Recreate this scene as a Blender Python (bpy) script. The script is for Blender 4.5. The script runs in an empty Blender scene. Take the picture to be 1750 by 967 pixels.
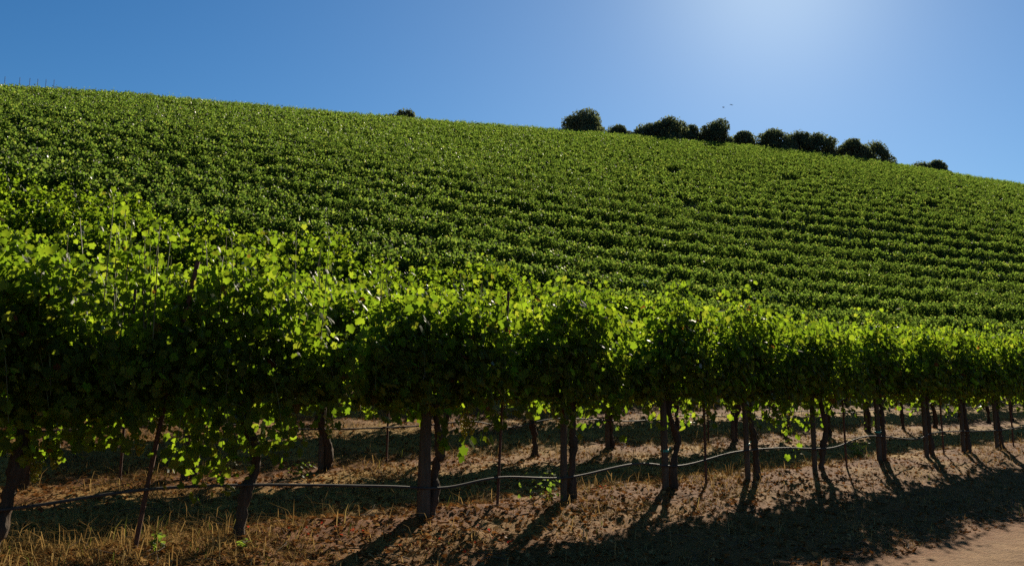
import bpy, math
import numpy as np
from mathutils import Vector, Matrix

R = math.radians
SC = bpy.context.scene
COL = SC.collection
rng = np.random.default_rng(11)

# ------------------------------------------------------------------ camera
EYE = 1.12
PITCH = 9.64
cam_d = bpy.data.cameras.new("camera")
cam = bpy.data.objects.new("camera", cam_d)
COL.objects.link(cam)
cam.location = (0, 0, EYE)
cam.rotation_euler = (R(90 + PITCH), 0, 0)
cam_d.sensor_width = 36.0
cam_d.lens = 36.0 * 1701.0 / 1750.0
cam_d.shift_y = -112.5 / 1750.0
cam_d.clip_start = 0.05
cam_d.clip_end = 5000
SC.camera = cam

# ------------------------------------------------------------------ sky and sun
SUN_AZ, SUN_EL = 15.6, 23.3          # azimuth clockwise from the view axis (+Y)
world = bpy.data.worlds.new("World")
SC.world = world
world.use_nodes = True
wn = world.node_tree
wn.nodes.clear()
sky = wn.nodes.new("ShaderNodeTexSky")
sky.sky_type = 'NISHITA'
sky.sun_disc = False
sky.sun_elevation = R(SUN_EL)
sky.sun_rotation = R(SUN_AZ)
sky.altitude = 300
sky.air_density = 1.0
sky.dust_density = 0.1
sky.ozone_density = 5.0
bg = wn.nodes.new("ShaderNodeBackground")
bg.inputs[1].default_value = 0.05
wo = wn.nodes.new("ShaderNodeOutputWorld")
hsv = wn.nodes.new("ShaderNodeHueSaturation")
hsv.inputs['Saturation'].default_value = 1.2
wn.links.new(sky.outputs[0], hsv.inputs['Color'])
# the bright aureole of thin dust right round the sun
geo_w = wn.nodes.new("ShaderNodeTexCoord")
sdot = wn.nodes.new("ShaderNodeVectorMath")
sdot.operation = 'DOT_PRODUCT'
sdot.inputs[1].default_value = (math.sin(R(SUN_AZ))*math.cos(R(SUN_EL)), math.cos(R(SUN_AZ))*math.cos(R(SUN_EL)), math.sin(R(SUN_EL)))
wn.links.new(geo_w.outputs['Generated'], sdot.inputs[0])
clampn = wn.nodes.new("ShaderNodeMath")
clampn.operation = 'MAXIMUM'
clampn.inputs[1].default_value = 0.0
wn.links.new(sdot.outputs['Value'], clampn.inputs[0])
powr = wn.nodes.new("ShaderNodeMath")
powr.operation = 'POWER'
powr.inputs[1].default_value = 170.0
wn.links.new(clampn.outputs[0], powr.inputs[0])
addc = wn.nodes.new("ShaderNodeVectorMath")
addc.operation = 'MULTIPLY_ADD'
addc.inputs[1].default_value = (2.5, 2.6, 1.9)
wn.links.new(powr.outputs[0], addc.inputs[0])
powr2 = wn.nodes.new("ShaderNodeMath")
powr2.operation = 'POWER'
powr2.inputs[1].default_value = 13.0
wn.links.new(clampn.outputs[0], powr2.inputs[0])
addw = wn.nodes.new("ShaderNodeVectorMath")
addw.operation = 'MULTIPLY_ADD'
addw.inputs[1].default_value = (1.05, 1.15, 1.0)
wn.links.new(powr2.outputs[0], addw.inputs[0])
wn.links.new(hsv.outputs[0], addw.inputs[2])
wn.links.new(addw.outputs[0], addc.inputs[2])
wn.links.new(addc.outputs[0], bg.inputs[0])
wn.links.new(bg.outputs[0], wo.inputs[0])

sun_d = bpy.data.lights.new("sun", 'SUN')
sun_d.energy = 5.0
sun_d.angle = R(0.53)
sun_d.color = (1.0, 0.88, 0.68)
sun = bpy.data.objects.new("sun", sun_d)
COL.objects.link(sun)
sv = Vector((math.sin(R(SUN_AZ)) * math.cos(R(SUN_EL)), math.cos(R(SUN_AZ)) * math.cos(R(SUN_EL)), math.sin(R(SUN_EL))))
sun.rotation_euler = sv.to_track_quat('Z', 'Y').to_euler()
sun.location = sv * 300

vs = SC.view_settings
vs.view_transform = 'Standard'
vs.look = 'None'
vs.exposure = 0.72
vs.gamma = 1.0
vs.use_curve_mapping = False
cy = SC.cycles
cy.max_bounces = 10
cy.diffuse_bounces = 6
cy.glossy_bounces = 2
cy.transmission_bounces = 5
cy.use_denoising = False
cy.sample_clamp_indirect = 2.0
cy.blur_glossy = 1.0
cy.caustics_reflective = False
cy.caustics_refractive = False

# ------------------------------------------------------------------ layout of the vineyard
V0, ROW = 6.63, 3.0                  # distance of the front row, spacing of the rows
UD = np.array([math.sqrt(.5), math.sqrt(.5)])     # along the front row
VD = np.array([-math.sqrt(.5), math.sqrt(.5)])    # up the hill, across the rows
# the rows run straight up to U_BEND, then swing right along the hill on concentric arcs
U_BEND, R_BEND, A_BEND = 24.0, 62.0, R(30)


def kappa(u, v):
    """row number (a real number) on which the point (u, v) lies"""
    u = np.asarray(u, float)
    v = np.asarray(v, float)
    cu, cv = u-U_BEND, v-(V0-R_BEND)
    phi = np.arctan2(cu, cv)
    arc = np.hypot(cu, cv)-R_BEND
    end = cu*math.sin(A_BEND)+cv*math.cos(A_BEND)-R_BEND
    d = np.where(cu <= 0, v-V0, np.where((phi < A_BEND) & (cv > 0), arc, end))
    return d/ROW


def row_d(k):
    """distance of row k from the front row: wider rows below, closer ones on the slope"""
    return ROW*k if k <= 5 else ROW*5+2.65*(k-5)


def on_row(k, s):
    """point and turn of the row at distance s along it (s counts as u on the straight part)"""
    rad = R_BEND+row_d(k)
    s = np.asarray(s, float)
    phi = np.clip((s-U_BEND)/rad, 0, A_BEND)
    rest = np.maximum(s-U_BEND-rad*A_BEND, 0)
    u = np.minimum(s, U_BEND)+rad*np.sin(phi)+rest*math.cos(A_BEND)
    v = V0-R_BEND+rad*np.cos(phi)-rest*math.sin(A_BEND)
    return u, v, phi


HK = np.array([-500, -30, -3, -1.6, -1.0, -.5, 0, 1, 2, 3, 4, 5, 6, 8, 12, 18, 23, 26, 27, 28, 30, 36, 50, 100, 700], float)
HH = np.array([-.37, -.37, -.37, -.37, -.33, -.17, 0, .2, .60, 1.25, 2.05, 3.05, 4.1, 6.15, 10.2, 16.2, 20.9, 23.3, 23.9, 24.2, 24.3, 23, 16, 9, 6.0])


def profile(k):
    m = np.gradient(HH, HK)
    d = np.diff(HH) / np.diff(HK)
    m[1:-1] = np.where(d[1:] * d[:-1] <= 0, 0, 2 * d[1:] * d[:-1] / (d[1:] + d[:-1] + 1e-12))
    m[0] = m[-1] = 0
    i = np.clip(np.searchsorted(HK, k) - 1, 0, len(HK) - 2)
    h = HK[i + 1] - HK[i]
    t = (k - HK[i]) / h
    return ((2*t**3 - 3*t**2 + 1) * HH[i] + (t**3 - 2*t**2 + t) * h * m[i]
            + (-2*t**3 + 3*t**2) * HH[i+1] + (t**3 - t**2) * h * m[i+1])


def sstep(a, b, x):
    t = np.clip((x - a) / (b - a), 0, 1)
    return t * t * (3 - 2 * t)


# height of the crest along the hill
CREST_AZ = np.array([-46, -33.3, -28.1, -22.4, -16.1, -6.1, 2.9, 8.8, 14.4, 20.6, 23.6, 27.7, 32.7, 46.])
CREST_EL = np.array([.255, .271, .2732, .2817, .2811, .2748, .2641, .2521, .2381, .2167, .2027, .1816, .150, .07])
CANOPY_TOP = 1.95


def uv(x, y):
    return x * UD[0] + y * UD[1], x * VD[0] + y * VD[1]


def xy(u, v):
    return u * UD[0] + v * VD[0], u * UD[1] + v * VD[1]


def base_h(x, y):
    u, v = uv(x, y)
    k = kappa(u, v)
    return profile(k), sstep(4, 13, k), k


_rr = np.linspace(15, 260, 700)
_s = []
CREST_R = []
for a, e in zip(CREST_AZ, CREST_EL):
    hb, w, k = base_h(np.sin(R(a)) * _rr, np.cos(R(a)) * _rr)
    lo, hi = .3, 2.2
    ok = k < 27.3
    for _ in range(40):
        m = .5 * (lo + hi)
        el = np.where(ok, (hb * (1 + w * (m - 1)) + CANOPY_TOP - EYE) / _rr, -9)
        if el.max() > e:
            hi = m
        else:
            lo = m
    _s.append(m)
    CREST_R.append(_rr[el.argmax()])
_s = np.array(_s)
_s[-2] = 1.0
_s[-1] = .8
_azd = np.linspace(-46, 46, 185)
_sd = np.interp(_azd, CREST_AZ, _s)
for _ in range(6):
    _sd = np.convolve(np.pad(_sd, 4, 'edge'), np.ones(9) / 9, 'valid')
_sd = np.interp(_azd, CREST_AZ, _s) * .35 + _sd * .65
print("crest scale", np.round(_s, 3), "crest r", np.round(CREST_R))


def height(x, y):
    x = np.asarray(x, float)
    y = np.asarray(y, float)
    hb, w, k = base_h(x, y)
    az = np.degrees(np.arctan2(x, y))
    s = np.interp(az, _azd, _sd)
    return hb * (1 + w * (s - 1))


# ------------------------------------------------------------------ noise
def _hash(i, j, seed):
    h = (i.astype(np.int64) * 374761393 + j.astype(np.int64) * 668265263 + seed * 974711) & 0x7fffffff
    h = ((h ^ (h >> 13)) * 1274126177) & 0x7fffffff
    return ((h ^ (h >> 16)) & 0xffff) / 65535.0


def vnoise(x, y, seed=0):
    i, j = np.floor(x), np.floor(y)
    fx, fy = x - i, y - j
    fx, fy = fx*fx*(3-2*fx), fy*fy*(3-2*fy)
    a, b = _hash(i, j, seed), _hash(i+1, j, seed)
    c, d = _hash(i, j+1, seed), _hash(i+1, j+1, seed)
    return (a*(1-fx)+b*fx)*(1-fy)+(c*(1-fx)+d*fx)*fy


def fbm(x, y, seed=0, o=3):
    s, a, t = 0, 1, 0
    for k in range(o):
        s = s + a * vnoise(x * 2**k, y * 2**k, seed + k)
        t += a
        a *= .5
    return s / t


def ground_z(x, y):
    """terrain with its clods: the surface things stand on"""
    u, v = uv(x, y)
    h = height(x, y)
    rough = sstep(4.1, 4.9, v)
    r = np.hypot(x, y)
    amp = np.clip(1.3 - r / 60, .5, 1)
    n = (fbm(x*2.2, y*2.2, 3) - .5) * .09 + (fbm(x*9, y*9, 7, 2) - .5) * .05
    berm = .05 * np.exp(-((v - V0) / .45)**2)
    return h + rough * (n * amp + berm)


# ------------------------------------------------------------------ mesh helpers
def build(name, chunks, mats, parent=None, smooth=True, link=True):
    """chunks: (verts (n,3), faces (m,k), material index)"""
    nv = sum(len(c[0]) for c in chunks)
    V = np.concatenate([np.asarray(c[0], float).reshape(-1, 3) for c in chunks])
    loops, starts, totals, mi = [], [], [], []
    off, lo = 0, 0
    for ve, fa, m in chunks:
        fa = np.asarray(fa, int)
        n, k = fa.shape
        loops.append((fa + off).ravel())
        starts.append(lo + np.arange(n) * k)
        totals.append(np.full(n, k))
        mi.append(np.full(n, m))
        off += len(ve)
        lo += n * k
    loops, starts, totals, mi = map(np.concatenate, (loops, starts, totals, mi))
    me = bpy.data.meshes.new(name)
    me.vertices.add(nv)
    me.vertices.foreach_set('co', V.ravel())
    me.loops.add(len(loops))
    me.loops.foreach_set('vertex_index', loops.astype(np.int32))
    me.polygons.add(len(starts))
    me.polygons.foreach_set('loop_start', starts.astype(np.int32))
    me.polygons.foreach_set('loop_total', totals.astype(np.int32))
    me.polygons.foreach_set('material_index', mi.astype(np.int32))
    me.polygons.foreach_set('use_smooth', np.full(len(starts), smooth))
    for m in mats:
        me.materials.append(m)
    me.update(calc_edges=True)
    me.validate()
    if not link:
        return me
    o = bpy.data.objects.new(name, me)
    COL.objects.link(o)
    if parent:
        o.parent = parent
    return o


def instance(name, me, parent=None):
    o = bpy.data.objects.new(name, me)
    COL.objects.link(o)
    if parent:
        o.parent = parent
    return o


def thing(name, loc, rotz=0):
    o = bpy.data.objects.new(name, None)
    COL.objects.link(o)
    o.location = loc
    o.rotation_euler = (0, 0, rotz)
    o.empty_display_size = .2
    return o


def tag(o, label=None, cat=None, group=None, kind=None):
    if label:
        o['label'] = label
    if cat:
        o['category'] = cat
    if group:
        o['group'] = group
    if kind:
        o['kind'] = kind
    return o


def tube(path, rad, n=8, bump=0.0, seed=0):
    """closed tapering tube along a path; bump roughens it like bark"""
    P = np.asarray(path, float)
    m = len(P)
    rad = np.broadcast_to(np.asarray(rad, float), (m,))
    T = np.gradient(P, axis=0)
    T /= np.linalg.norm(T, axis=1)[:, None] + 1e-9
    ref = np.array([0.31, 0.95, 0.05]) if abs(T[0][2]) > .6 else np.array([0, 0, 1.])
    A = np.cross(T, ref)
    A /= np.linalg.norm(A, axis=1)[:, None] + 1e-9
    B = np.cross(T, A)
    ang = np.linspace(0, 2*np.pi, n, endpoint=False)
    g = np.random.default_rng(seed)
    k = 1 + bump * (g.random((m, n)) - .5) + bump * .8 * (g.random(n) - .5)[None]
    V = P[:, None] + (A[:, None]*np.cos(ang)[None, :, None] + B[:, None]*np.sin(ang)[None, :, None]) * (rad[:, None]*k)[:, :, None]
    V = V.reshape(-1, 3)
    i = np.arange(m-1)[:, None]*n
    j = np.arange(n)[None]
    F = np.stack([i+j, i+(j+1) % n, i+n+(j+1) % n, i+n+j], -1).reshape(-1, 4)
    V = np.concatenate([V, P[:1], P[-1:]])
    c0, c1 = m*n, m*n+1
    a = np.arange(n)
    cap = np.concatenate([np.stack([np.full(n, c0), (a+1) % n, a], 1),
                          np.stack([np.full(n, c1), (m-1)*n+a, (m-1)*n+(a+1) % n], 1)])
    return V, F, cap


def tube_chunks(path, rad, n=8, mat=0, bump=0.0, seed=0):
    V, F, cap = tube(path, rad, n, bump, seed)
    return [(V, F, mat), (V, cap, mat)] if False else [(V, np.concatenate([F, np.concatenate([cap, cap[:, 2:]], 1)]), mat)] if False else _two(V, F, cap, mat)


def _two(V, F, cap, mat):
    # caps get their own copies of the vertices so that the ends stay crisp
    ids = np.unique(cap)
    remap = np.full(len(V), -1)
    remap[ids] = np.arange(len(ids))
    return [(V[:-2], F, mat), (V[ids], remap[cap], mat)]


def smooth_path(pts, n=24):
    P = np.asarray(pts, float)
    t = np.linspace(0, len(P)-1, n)
    out = []
    for x in t:
        i = min(int(x), len(P)-2)
        f = x - i
        p0, p1, p2, p3 = P[max(i-1, 0)], P[i], P[i+1], P[min(i+2, len(P)-1)]
        out.append(.5*((2*p1)+(-p0+p2)*f+(2*p0-5*p1+4*p2-p3)*f*f+(-p0+3*p1-3*p2+p3)*f**3))
    return np.array(out)


# ------------------------------------------------------------------ materials
def mat(name):
    m = bpy.data.materials.new(name)
    m.use_nodes = True
    nt = m.node_tree
    nt.nodes.clear()
    out = nt.nodes.new('ShaderNodeOutputMaterial')
    return m, nt, out


def node(nt, kind, **kw):
    n = nt.nodes.new(kind)
    for k, v in kw.items():
        setattr(n, k, v)
    return n


def ramp(nt, src, stops):
    r = nt.nodes.new('ShaderNodeValToRGB')
    e = r.color_ramp.elements
    while len(e) < len(stops):
        e.new(.5)
    for el, (p, c) in zip(e, stops):
        el.position = p
        el.color = (*c, 1)
    nt.links.new(src, r.inputs[0])
    return r.outputs[0]


def noise(nt, scale, detail=4, rough=.55, vec=None, dist=0):
    n = nt.nodes.new('ShaderNodeTexNoise')
    n.inputs['Scale'].default_value = scale
    n.inputs['Detail'].default_value = detail
    n.inputs['Roughness'].default_value = rough
    n.inputs['Distortion'].default_value = dist
    if vec is None:
        vec = nt.nodes.new('ShaderNodeTexCoord').outputs['Object']
    nt.links.new(vec, n.inputs['Vector'])
    return n.outputs['Fac']


def mix(nt, fac, a, b, mode='MIX'):
    m = nt.nodes.new('ShaderNodeMix')
    m.data_type = 'RGBA'
    m.blend_type = mode
    for s, v in ((0, fac), (6, a), (7, b)):
        if isinstance(v, (int, float)):
            m.inputs[s].default_value = v
        elif isinstance(v, tuple):
            m.inputs[s].default_value = (*v, 1)
        else:
            nt.links.new(v, m.inputs[s])
    return m.outputs[2]


def bump(nt, src, strength, dist):
    b = nt.nodes.new('ShaderNodeBump')
    b.inputs['Strength'].default_value = strength
    b.inputs['Distance'].default_value = dist
    nt.links.new(src, b.inputs['Height'])
    return b.outputs[0]


def principled(nt, out, color, rough=.8, normal=None, spec=.3, metal=0):
    p = nt.nodes.new('ShaderNodeBsdfPrincipled')
    if isinstance(color, tuple):
        p.inputs['Base Color'].default_value = (*color, 1)
    else:
        nt.links.new(color, p.inputs['Base Color'])
    p.inputs['Roughness'].default_value = rough
    p.inputs['Specular IOR Level'].default_value = spec
    p.inputs['Metallic'].default_value = metal
    if normal is not None:
        nt.links.new(normal, p.inputs['Normal'])
    nt.links.new(p.outputs[0], out.inputs[0])
    return p


def leaf_material(name, stops, tstops, trans=.5, gloss=.3, rough=.42):
    m, nt, out = mat(name)
    geo = node(nt, 'ShaderNodeNewGeometry')
    rnd = geo.outputs['Random Per Island']
    c = ramp(nt, rnd, stops)
    tc = ramp(nt, rnd, tstops)
    d = node(nt, 'ShaderNodeBsdfDiffuse')
    nt.links.new(c, d.inputs[0])
    t = node(nt, 'ShaderNodeBsdfTranslucent')
    nt.links.new(tc, t.inputs[0])
    mx = node(nt, 'ShaderNodeMixShader')
    mx.inputs[0].default_value = trans
    nt.links.new(d.outputs[0], mx.inputs[1])
    nt.links.new(t.outputs[0], mx.inputs[2])
    g = node(nt, 'ShaderNodeBsdfGlossy')
    g.inputs['Roughness'].default_value = rough
    g.inputs[0].default_value = (1, 1, 1, 1)
    m2 = node(nt, 'ShaderNodeMixShader')
    fr = node(nt, 'ShaderNodeFresnel')
    fr.inputs[0].default_value = 1.4
    mm = node(nt, 'ShaderNodeMath', operation='MULTIPLY')
    nt.links.new(fr.outputs[0], mm.inputs[0])
    mm.inputs[1].default_value = gloss
    mm.use_clamp = True
    nt.links.new(mm.outputs[0], m2.inputs[0])
    nt.links.new(mx.outputs[0], m2.inputs[1])
    nt.links.new(g.outputs[0], m2.inputs[2])
    nt.links.new(m2.outputs[0], out.inputs[0])
    return m


M_LEAF = leaf_material('vine_leaf',
    [(0, (.028, .042, .006)), (.45, (.042, .058, .008)), (.85, (.060, .076, .010)), (.994, (.09, .09, .014)), (.998, (.12, .022, .010))],
    [(0, (.17, .29, .014)), (.45, (.26, .41, .018)), (.85, (.38, .52, .024)), (.994, (.42, .48, .035)), (.998, (.26, .05, .02))], .55, .09)
M_LEAF_HILL = leaf_material('hill_vine_leaf',
    [(0, (.022, .036, .010)), (.5, (.036, .054, .014)), (.9, (.056, .072, .019)), (.99, (.085, .085, .025))],
    [(0, (.12, .215, .028)), (.5, (.19, .31, .038)), (.9, (.30, .42, .054)), (.99, (.40, .44, .08))], .55, .05)
M_TREE = leaf_material('evergreen_leaf',
    [(0, (.070, .080, .045)), (.6, (.100, .112, .062)), (1, (.125, .135, .078))],
    [(0, (.16, .20, .08)), (1, (.28, .33, .13))], .42, .0)
M_DRY = leaf_material('dry_straw',
    [(0, (0.2408, 0.1387, 0.04388)), (.5, (0.3956, 0.2467, 0.0819)), (.92, (0.516, 0.3469, 0.1287)), (.96, (0.1032, 0.1156, 0.02633))],
    [(0, (0.2064, 0.1233, 0.04095)), (.6, (0.344, 0.2158, 0.07605)), (.92, (0.43, 0.2929, 0.1111)), (.96, (0.1376, 0.1696, 0.0234))], .4, 0)
M_LITTER = leaf_material('fallen_leaf',
    [(0, (.14, 0.05828, 0.0195)), (.5, (.22, 0.0987, 0.0338)), (.85, (.30, 0.1457, 0.052)), (.97, (.40, 0.2256, 0.0845)), (1.0, (.48, 0.3102, 0.1235))],
    [(0, (.10, 0.0376, 0.0091)), (.9, (.28, 0.1222, 0.03575)), (1, (.36, 0.2068, 0.0715))], .3, .0)
M_RED = leaf_material('red_fallen_leaf',
    [(0, (.18, .02, .012)), (1, (.34, .05, .02))], [(0, (.35, .03, .02)), (1, (.5, .08, .03))], .4, .05)
M_GRAPE = leaf_material('green_grape',
    [(0, (.26, .25, .03)), (.6, (.38, .33, .05)), (1, (.46, .34, .08))],
    [(0, (.42, .42, .04)), (.6, (.55, .50, .06)), (1, (.60, .46, .09))], .5, .1, .3)
M_WEED = leaf_material('weed_leaf',
    [(0, (.045, .085, .020)), (1, (.085, .13, .03))], [(0, (.2, .34, .03)), (1, (.36, .5, .06))], .45, .1)


def bark_material(name, c0, c1, c2, scale=16):
    m, nt, out = mat(name)
    tc = node(nt, 'ShaderNodeTexCoord').outputs['Object']
    mp = node(nt, 'ShaderNodeMapping')
    mp.inputs['Scale'].default_value = (1, 1, .14)
    nt.links.new(tc, mp.inputs[0])
    n1 = noise(nt, scale * 2.4, 5, .65, mp.outputs[0])
    n2 = noise(nt, 7, 3, .5, tc)
    c = ramp(nt, n1, [(.3, c0), (.55, c1), (.75, c2)])
    c = mix(nt, n2, c, c0, 'MIX')
    principled(nt, out, c, .9, bump(nt, n1, .9, .02), .15)
    return m


M_BARK = bark_material('vine_bark', (.045, .029, .018), (.105, .068, .043), (.17, .118, .078))
M_STAKE = bark_material('weathered_wood', (.072, .050, .031), (.14, .098, .062), (.215, .155, .10), 22)
M_TREEBARK = bark_material('tree_bark', (.05, .04, .03), (.11, .085, .065), (.17, .14, .11), 8)

m, nt, out = mat('shoot_stem')
n1 = noise(nt, 9)
principled(nt, out, ramp(nt, n1, [(.35, (.10, .07, .03)), (.65, (.13, .14, .035))]), .6)
M_STEM = m

m, nt, out = mat('rusty_metal')
n1 = noise(nt, 30, 5)
principled(nt, out, ramp(nt, n1, [(.3, (.05, .022, .014)), (.6, (.13, .055, .03)), (.8, (.20, .09, .05))]), .75, bump(nt, n1, .4, .004), .3, .25)
M_RUST = m

m, nt, out = mat('black_poly_pipe')
n1 = noise(nt, 14, 3)
p = principled(nt, out, ramp(nt, n1, [(.3, (.028, .025, .022)), (.7, (.08, .066, .053))]), .68, None, .14)
M_HOSE = m

m, nt, out = mat('green_plastic_tie')
n1 = noise(nt, 40, 2)
principled(nt, out, ramp(nt, n1, [(.3, (.01, .22, .15)), (.7, (.02, .34, .24))]), .45)
M_TIE = m


m, nt, out = mat('bird_feathers')
n1 = noise(nt, 20, 2)
principled(nt, out, ramp(nt, n1, [(.3, (.02, .02, .022)), (.7, (.05, .048, .05))]), .7)
M_BIRD = m

# soil of the vineyard: red brown mulch, bare earth, straw
m, nt, out = mat('vineyard_soil')
tc = node(nt, 'ShaderNodeTexCoord').outputs['Object']
dot = node(nt, 'ShaderNodeVectorMath', operation='DOT_PRODUCT')
dot.inputs[1].default_value = (VD[0], VD[1], 0)
nt.links.new(tc, dot.inputs[0])
sub = node(nt, 'ShaderNodeMath', operation='SUBTRACT')
nt.links.new(dot.outputs['Value'], sub.inputs[0])
sub.inputs[1].default_value = V0
pp = node(nt, 'ShaderNodeMath', operation='PINGPONG')
nt.links.new(sub.outputs[0], pp.inputs[0])
pp.inputs[1].default_value = ROW / 2        # 0 on a row, 1.5 between rows
big = noise(nt, .9, 4, .6, tc)
med = noise(nt, 7, 6, .65, tc)
fine = noise(nt, 55, 5, .7, tc)
soil = ramp(nt, fine, [(.3, (.09, .033, .009)), (.5, (.185, .071, .019)), (.68, (.27, .115, .032)), (.8, (.34, .165, .05))])
straw = ramp(nt, fine, [(.3, (.23, 0.1288, 0.0286)), (.55, (.40, 0.2392, 0.0572)), (.75, (.54, 0.3496, 0.0936))])
add = node(nt, 'ShaderNodeMath', operation='MULTIPLY_ADD')
nt.links.new(pp.outputs[0], add.inputs[0])
add.inputs[1].default_value = .20
nt.links.new(big, add.inputs[2])
msk = ramp(nt, add.outputs[0], [(.50, (0, 0, 0)), (.72, (1, 1, 1))])
rng_v = node(nt, 'ShaderNodeMapRange')          # less straw on the strip beside the road
rng_v.inputs['From Min'].default_value = 5.6
rng_v.inputs['From Max'].default_value = 6.7
rng_v.inputs['To Min'].default_value = .12
nt.links.new(dot.outputs['Value'], rng_v.inputs['Value'])
mulv = node(nt, 'ShaderNodeMath', operation='MULTIPLY')
nt.links.new(rng_v.outputs[0], mulv.inputs[0])
nt.links.new(msk, mulv.inputs[1])
msk = mulv.outputs[0]
c = mix(nt, msk, soil, straw)
dk = ramp(nt, med, [(.35, (.70, .66, .62)), (.6, (1, 1, 1))])
c = mix(nt, 1.0, c, dk, 'MULTIPLY')
hb = mix(nt, .5, med, fine)
principled(nt, out, c, .95, bump(nt, hb, .55, .035), .1)
M_SOIL = m

m, nt, out = mat('sandy_road')
tc = node(nt, 'ShaderNodeTexCoord').outputs['Object']
med = noise(nt, 2.2, 5, .6, tc)
fine = noise(nt, 60, 5, .7, tc)
clod = noise(nt, 14, 5, .6, tc)
vor = node(nt, 'ShaderNodeTexVoronoi')
vor.inputs['Scale'].default_value = 36
nt.links.new(tc, vor.inputs['Vector'])
c = ramp(nt, fine, [(.3, (.16, .082, .030)), (.52, (.29, .160, .064)), (.72, (.39, .24, .108))])
c = mix(nt, 1.0, c, ramp(nt, med, [(.35, (.66, .60, .55)), (.65, (1, 1, 1))]), 'MULTIPLY')
soil = ramp(nt, fine, [(.3, (.09, .033, .009)), (.5, (.185, .071, .019)), (.68, (.27, .115, .032)), (.8, (.34, .165, .05))])
dot = node(nt, 'ShaderNodeVectorMath', operation='DOT_PRODUCT')
dot.inputs[1].default_value = (VD[0], VD[1], 0)
nt.links.new(tc, dot.inputs[0])
ad = node(nt, 'ShaderNodeMath', operation='MULTIPLY_ADD')
nt.links.new(clod, ad.inputs[0])
ad.inputs[1].default_value = 1.6
nt.links.new(dot.outputs['Value'], ad.inputs[2])
mr = node(nt, 'ShaderNodeMapRange')
mr.inputs['From Min'].default_value = 4.2
mr.inputs['From Max'].default_value = 4.75
nt.links.new(ad.outputs[0], mr.inputs['Value'])
c = mix(nt, mr.outputs[0], c, soil)
hb = mix(nt, .3, mix(nt, .5, fine, clod), vor.outputs['Distance'])
principled(nt, out, c, .95, bump(nt, hb, .8, .035), .1)
M_ROAD = m

# ------------------------------------------------------------------ ground
azs = np.concatenate([np.arange(-180, -52, 4.0), np.arange(-52, 52, .26), np.arange(52, 180, 4.0)])
rs = [0.0, .5]
while rs[-1] < 700:
    rs.append(rs[-1] + max(.06, .0125 * rs[-1]))
rs = np.array(rs[1:])
A, RR = np.meshgrid(np.radians(azs), rs)
X, Y = np.sin(A)*RR, np.cos(A)*RR
Z = ground_z(X, Y)
na, nr = len(azs), len(rs)
Vg = np.stack([X, Y, Z], -1).reshape(-1, 3)
i = np.arange(nr-1)[:, None]*na
j = np.arange(na)[None]
Fg = np.stack([i+j, i+na+j, i+na+(j+1) % na, i+(j+1) % na], -1).reshape(-1, 4)
Fg = Fg[:, ::-1]
ctr = np.array([[0, 0, float(height(0., 0.))]])
build('ground', [(Vg, Fg, 0), (np.concatenate([ctr, Vg[:na]]), np.stack([np.zeros(na, int), 1+(np.arange(na)+1) % na, 1+np.arange(na)], 1), 0)], [M_SOIL])
tag(bpy.data.objects['ground'], kind='structure', label='rising vineyard ground of red brown soil and straw')

# dirt road in front of the first row
us = np.concatenate([np.arange(-30, 2, .6), np.arange(2, 22, .07), np.arange(22, 90, .6)])
edge = 4.05 + (fbm(us*.8, us*0+3.3, 21)-.5)*.55 + (fbm(us*5, us*0+1.3, 22)-.5)*.18
frac = np.concatenate([np.linspace(0, .5, 45), np.linspace(.5, 1, 14)[1:]])
U2 = np.repeat(us[None], len(frac), 0)
V2 = edge[None] - frac[:, None]*(edge[None]+2.2)
Xr, Yr = xy(U2, V2)
lift = np.minimum(1, frac*8)[:, None]
Zr = ground_z(Xr, Yr) + .004 + lift*(.035*fbm(Xr*2.1, Yr*2.1, 31) + .022*fbm(Xr*11, Yr*11, 32, 3))
nu = len(us)
i = np.arange(len(frac)-1)[:, None]*nu
j = np.arange(nu-1)[None]
Fr = np.stack([i+j, i+nu+j, i+nu+j+1, i+j+1], -1).reshape(-1, 4)
tag(build('dirt_road', [(np.stack([Xr, Yr, Zr], -1).reshape(-1, 3), Fr, 0)], [M_ROAD]), kind='structure', label='sandy dirt road along the front vine row')

# ------------------------------------------------------------------ leaves
_half = [(.0, .06), (.16, -.13), (.37, -.10), (.47, .10), (.42, .22), (.60, .36), (.55, .52), (.36, .52), (.34, .68), (.20, .86)]
_o = _half + [(0, 1.0)] + [(-x, y) for x, y in reversed(_half[1:])]
L_OUT = np.array(_o)
LEAF_NEAR = np.concatenate([[(0, .36)], L_OUT])
_z = -.22*np.abs(LEAF_NEAR[:, 0])**1.2 - .18*np.clip(LEAF_NEAR[:, 1]-.3, 0, 1)**2
LEAF_NEAR = np.column_stack([LEAF_NEAR, _z])
_n = len(_o)
LEAF_NEAR_F = np.array([[0, 1+a, 1+(a+1) % _n] for a in range(_n)])
LEAF_MID = np.array([(0, 0, 0), (.46, -.05, -.1), (.52, .42, -.13), (0, 1, -.12), (-.52, .42, -.13), (-.46, -.05, -.1)], float)
LEAF_MID_F = np.array([[0, 1, 2, 3], [0, 3, 4, 5]])
LEAF_FAR = np.array([(0, -.05, 0), (.55, .35, -.16), (0, 1, -.1), (-.55, .35, -.16)], float)
LEAF_FAR_F = np.array([[0, 1, 2, 3]])
_lg = np.random.default_rng(77)


def unit(a):
    return a / (np.linalg.norm(a, axis=-1, keepdims=True) + 1e-9)


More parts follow.
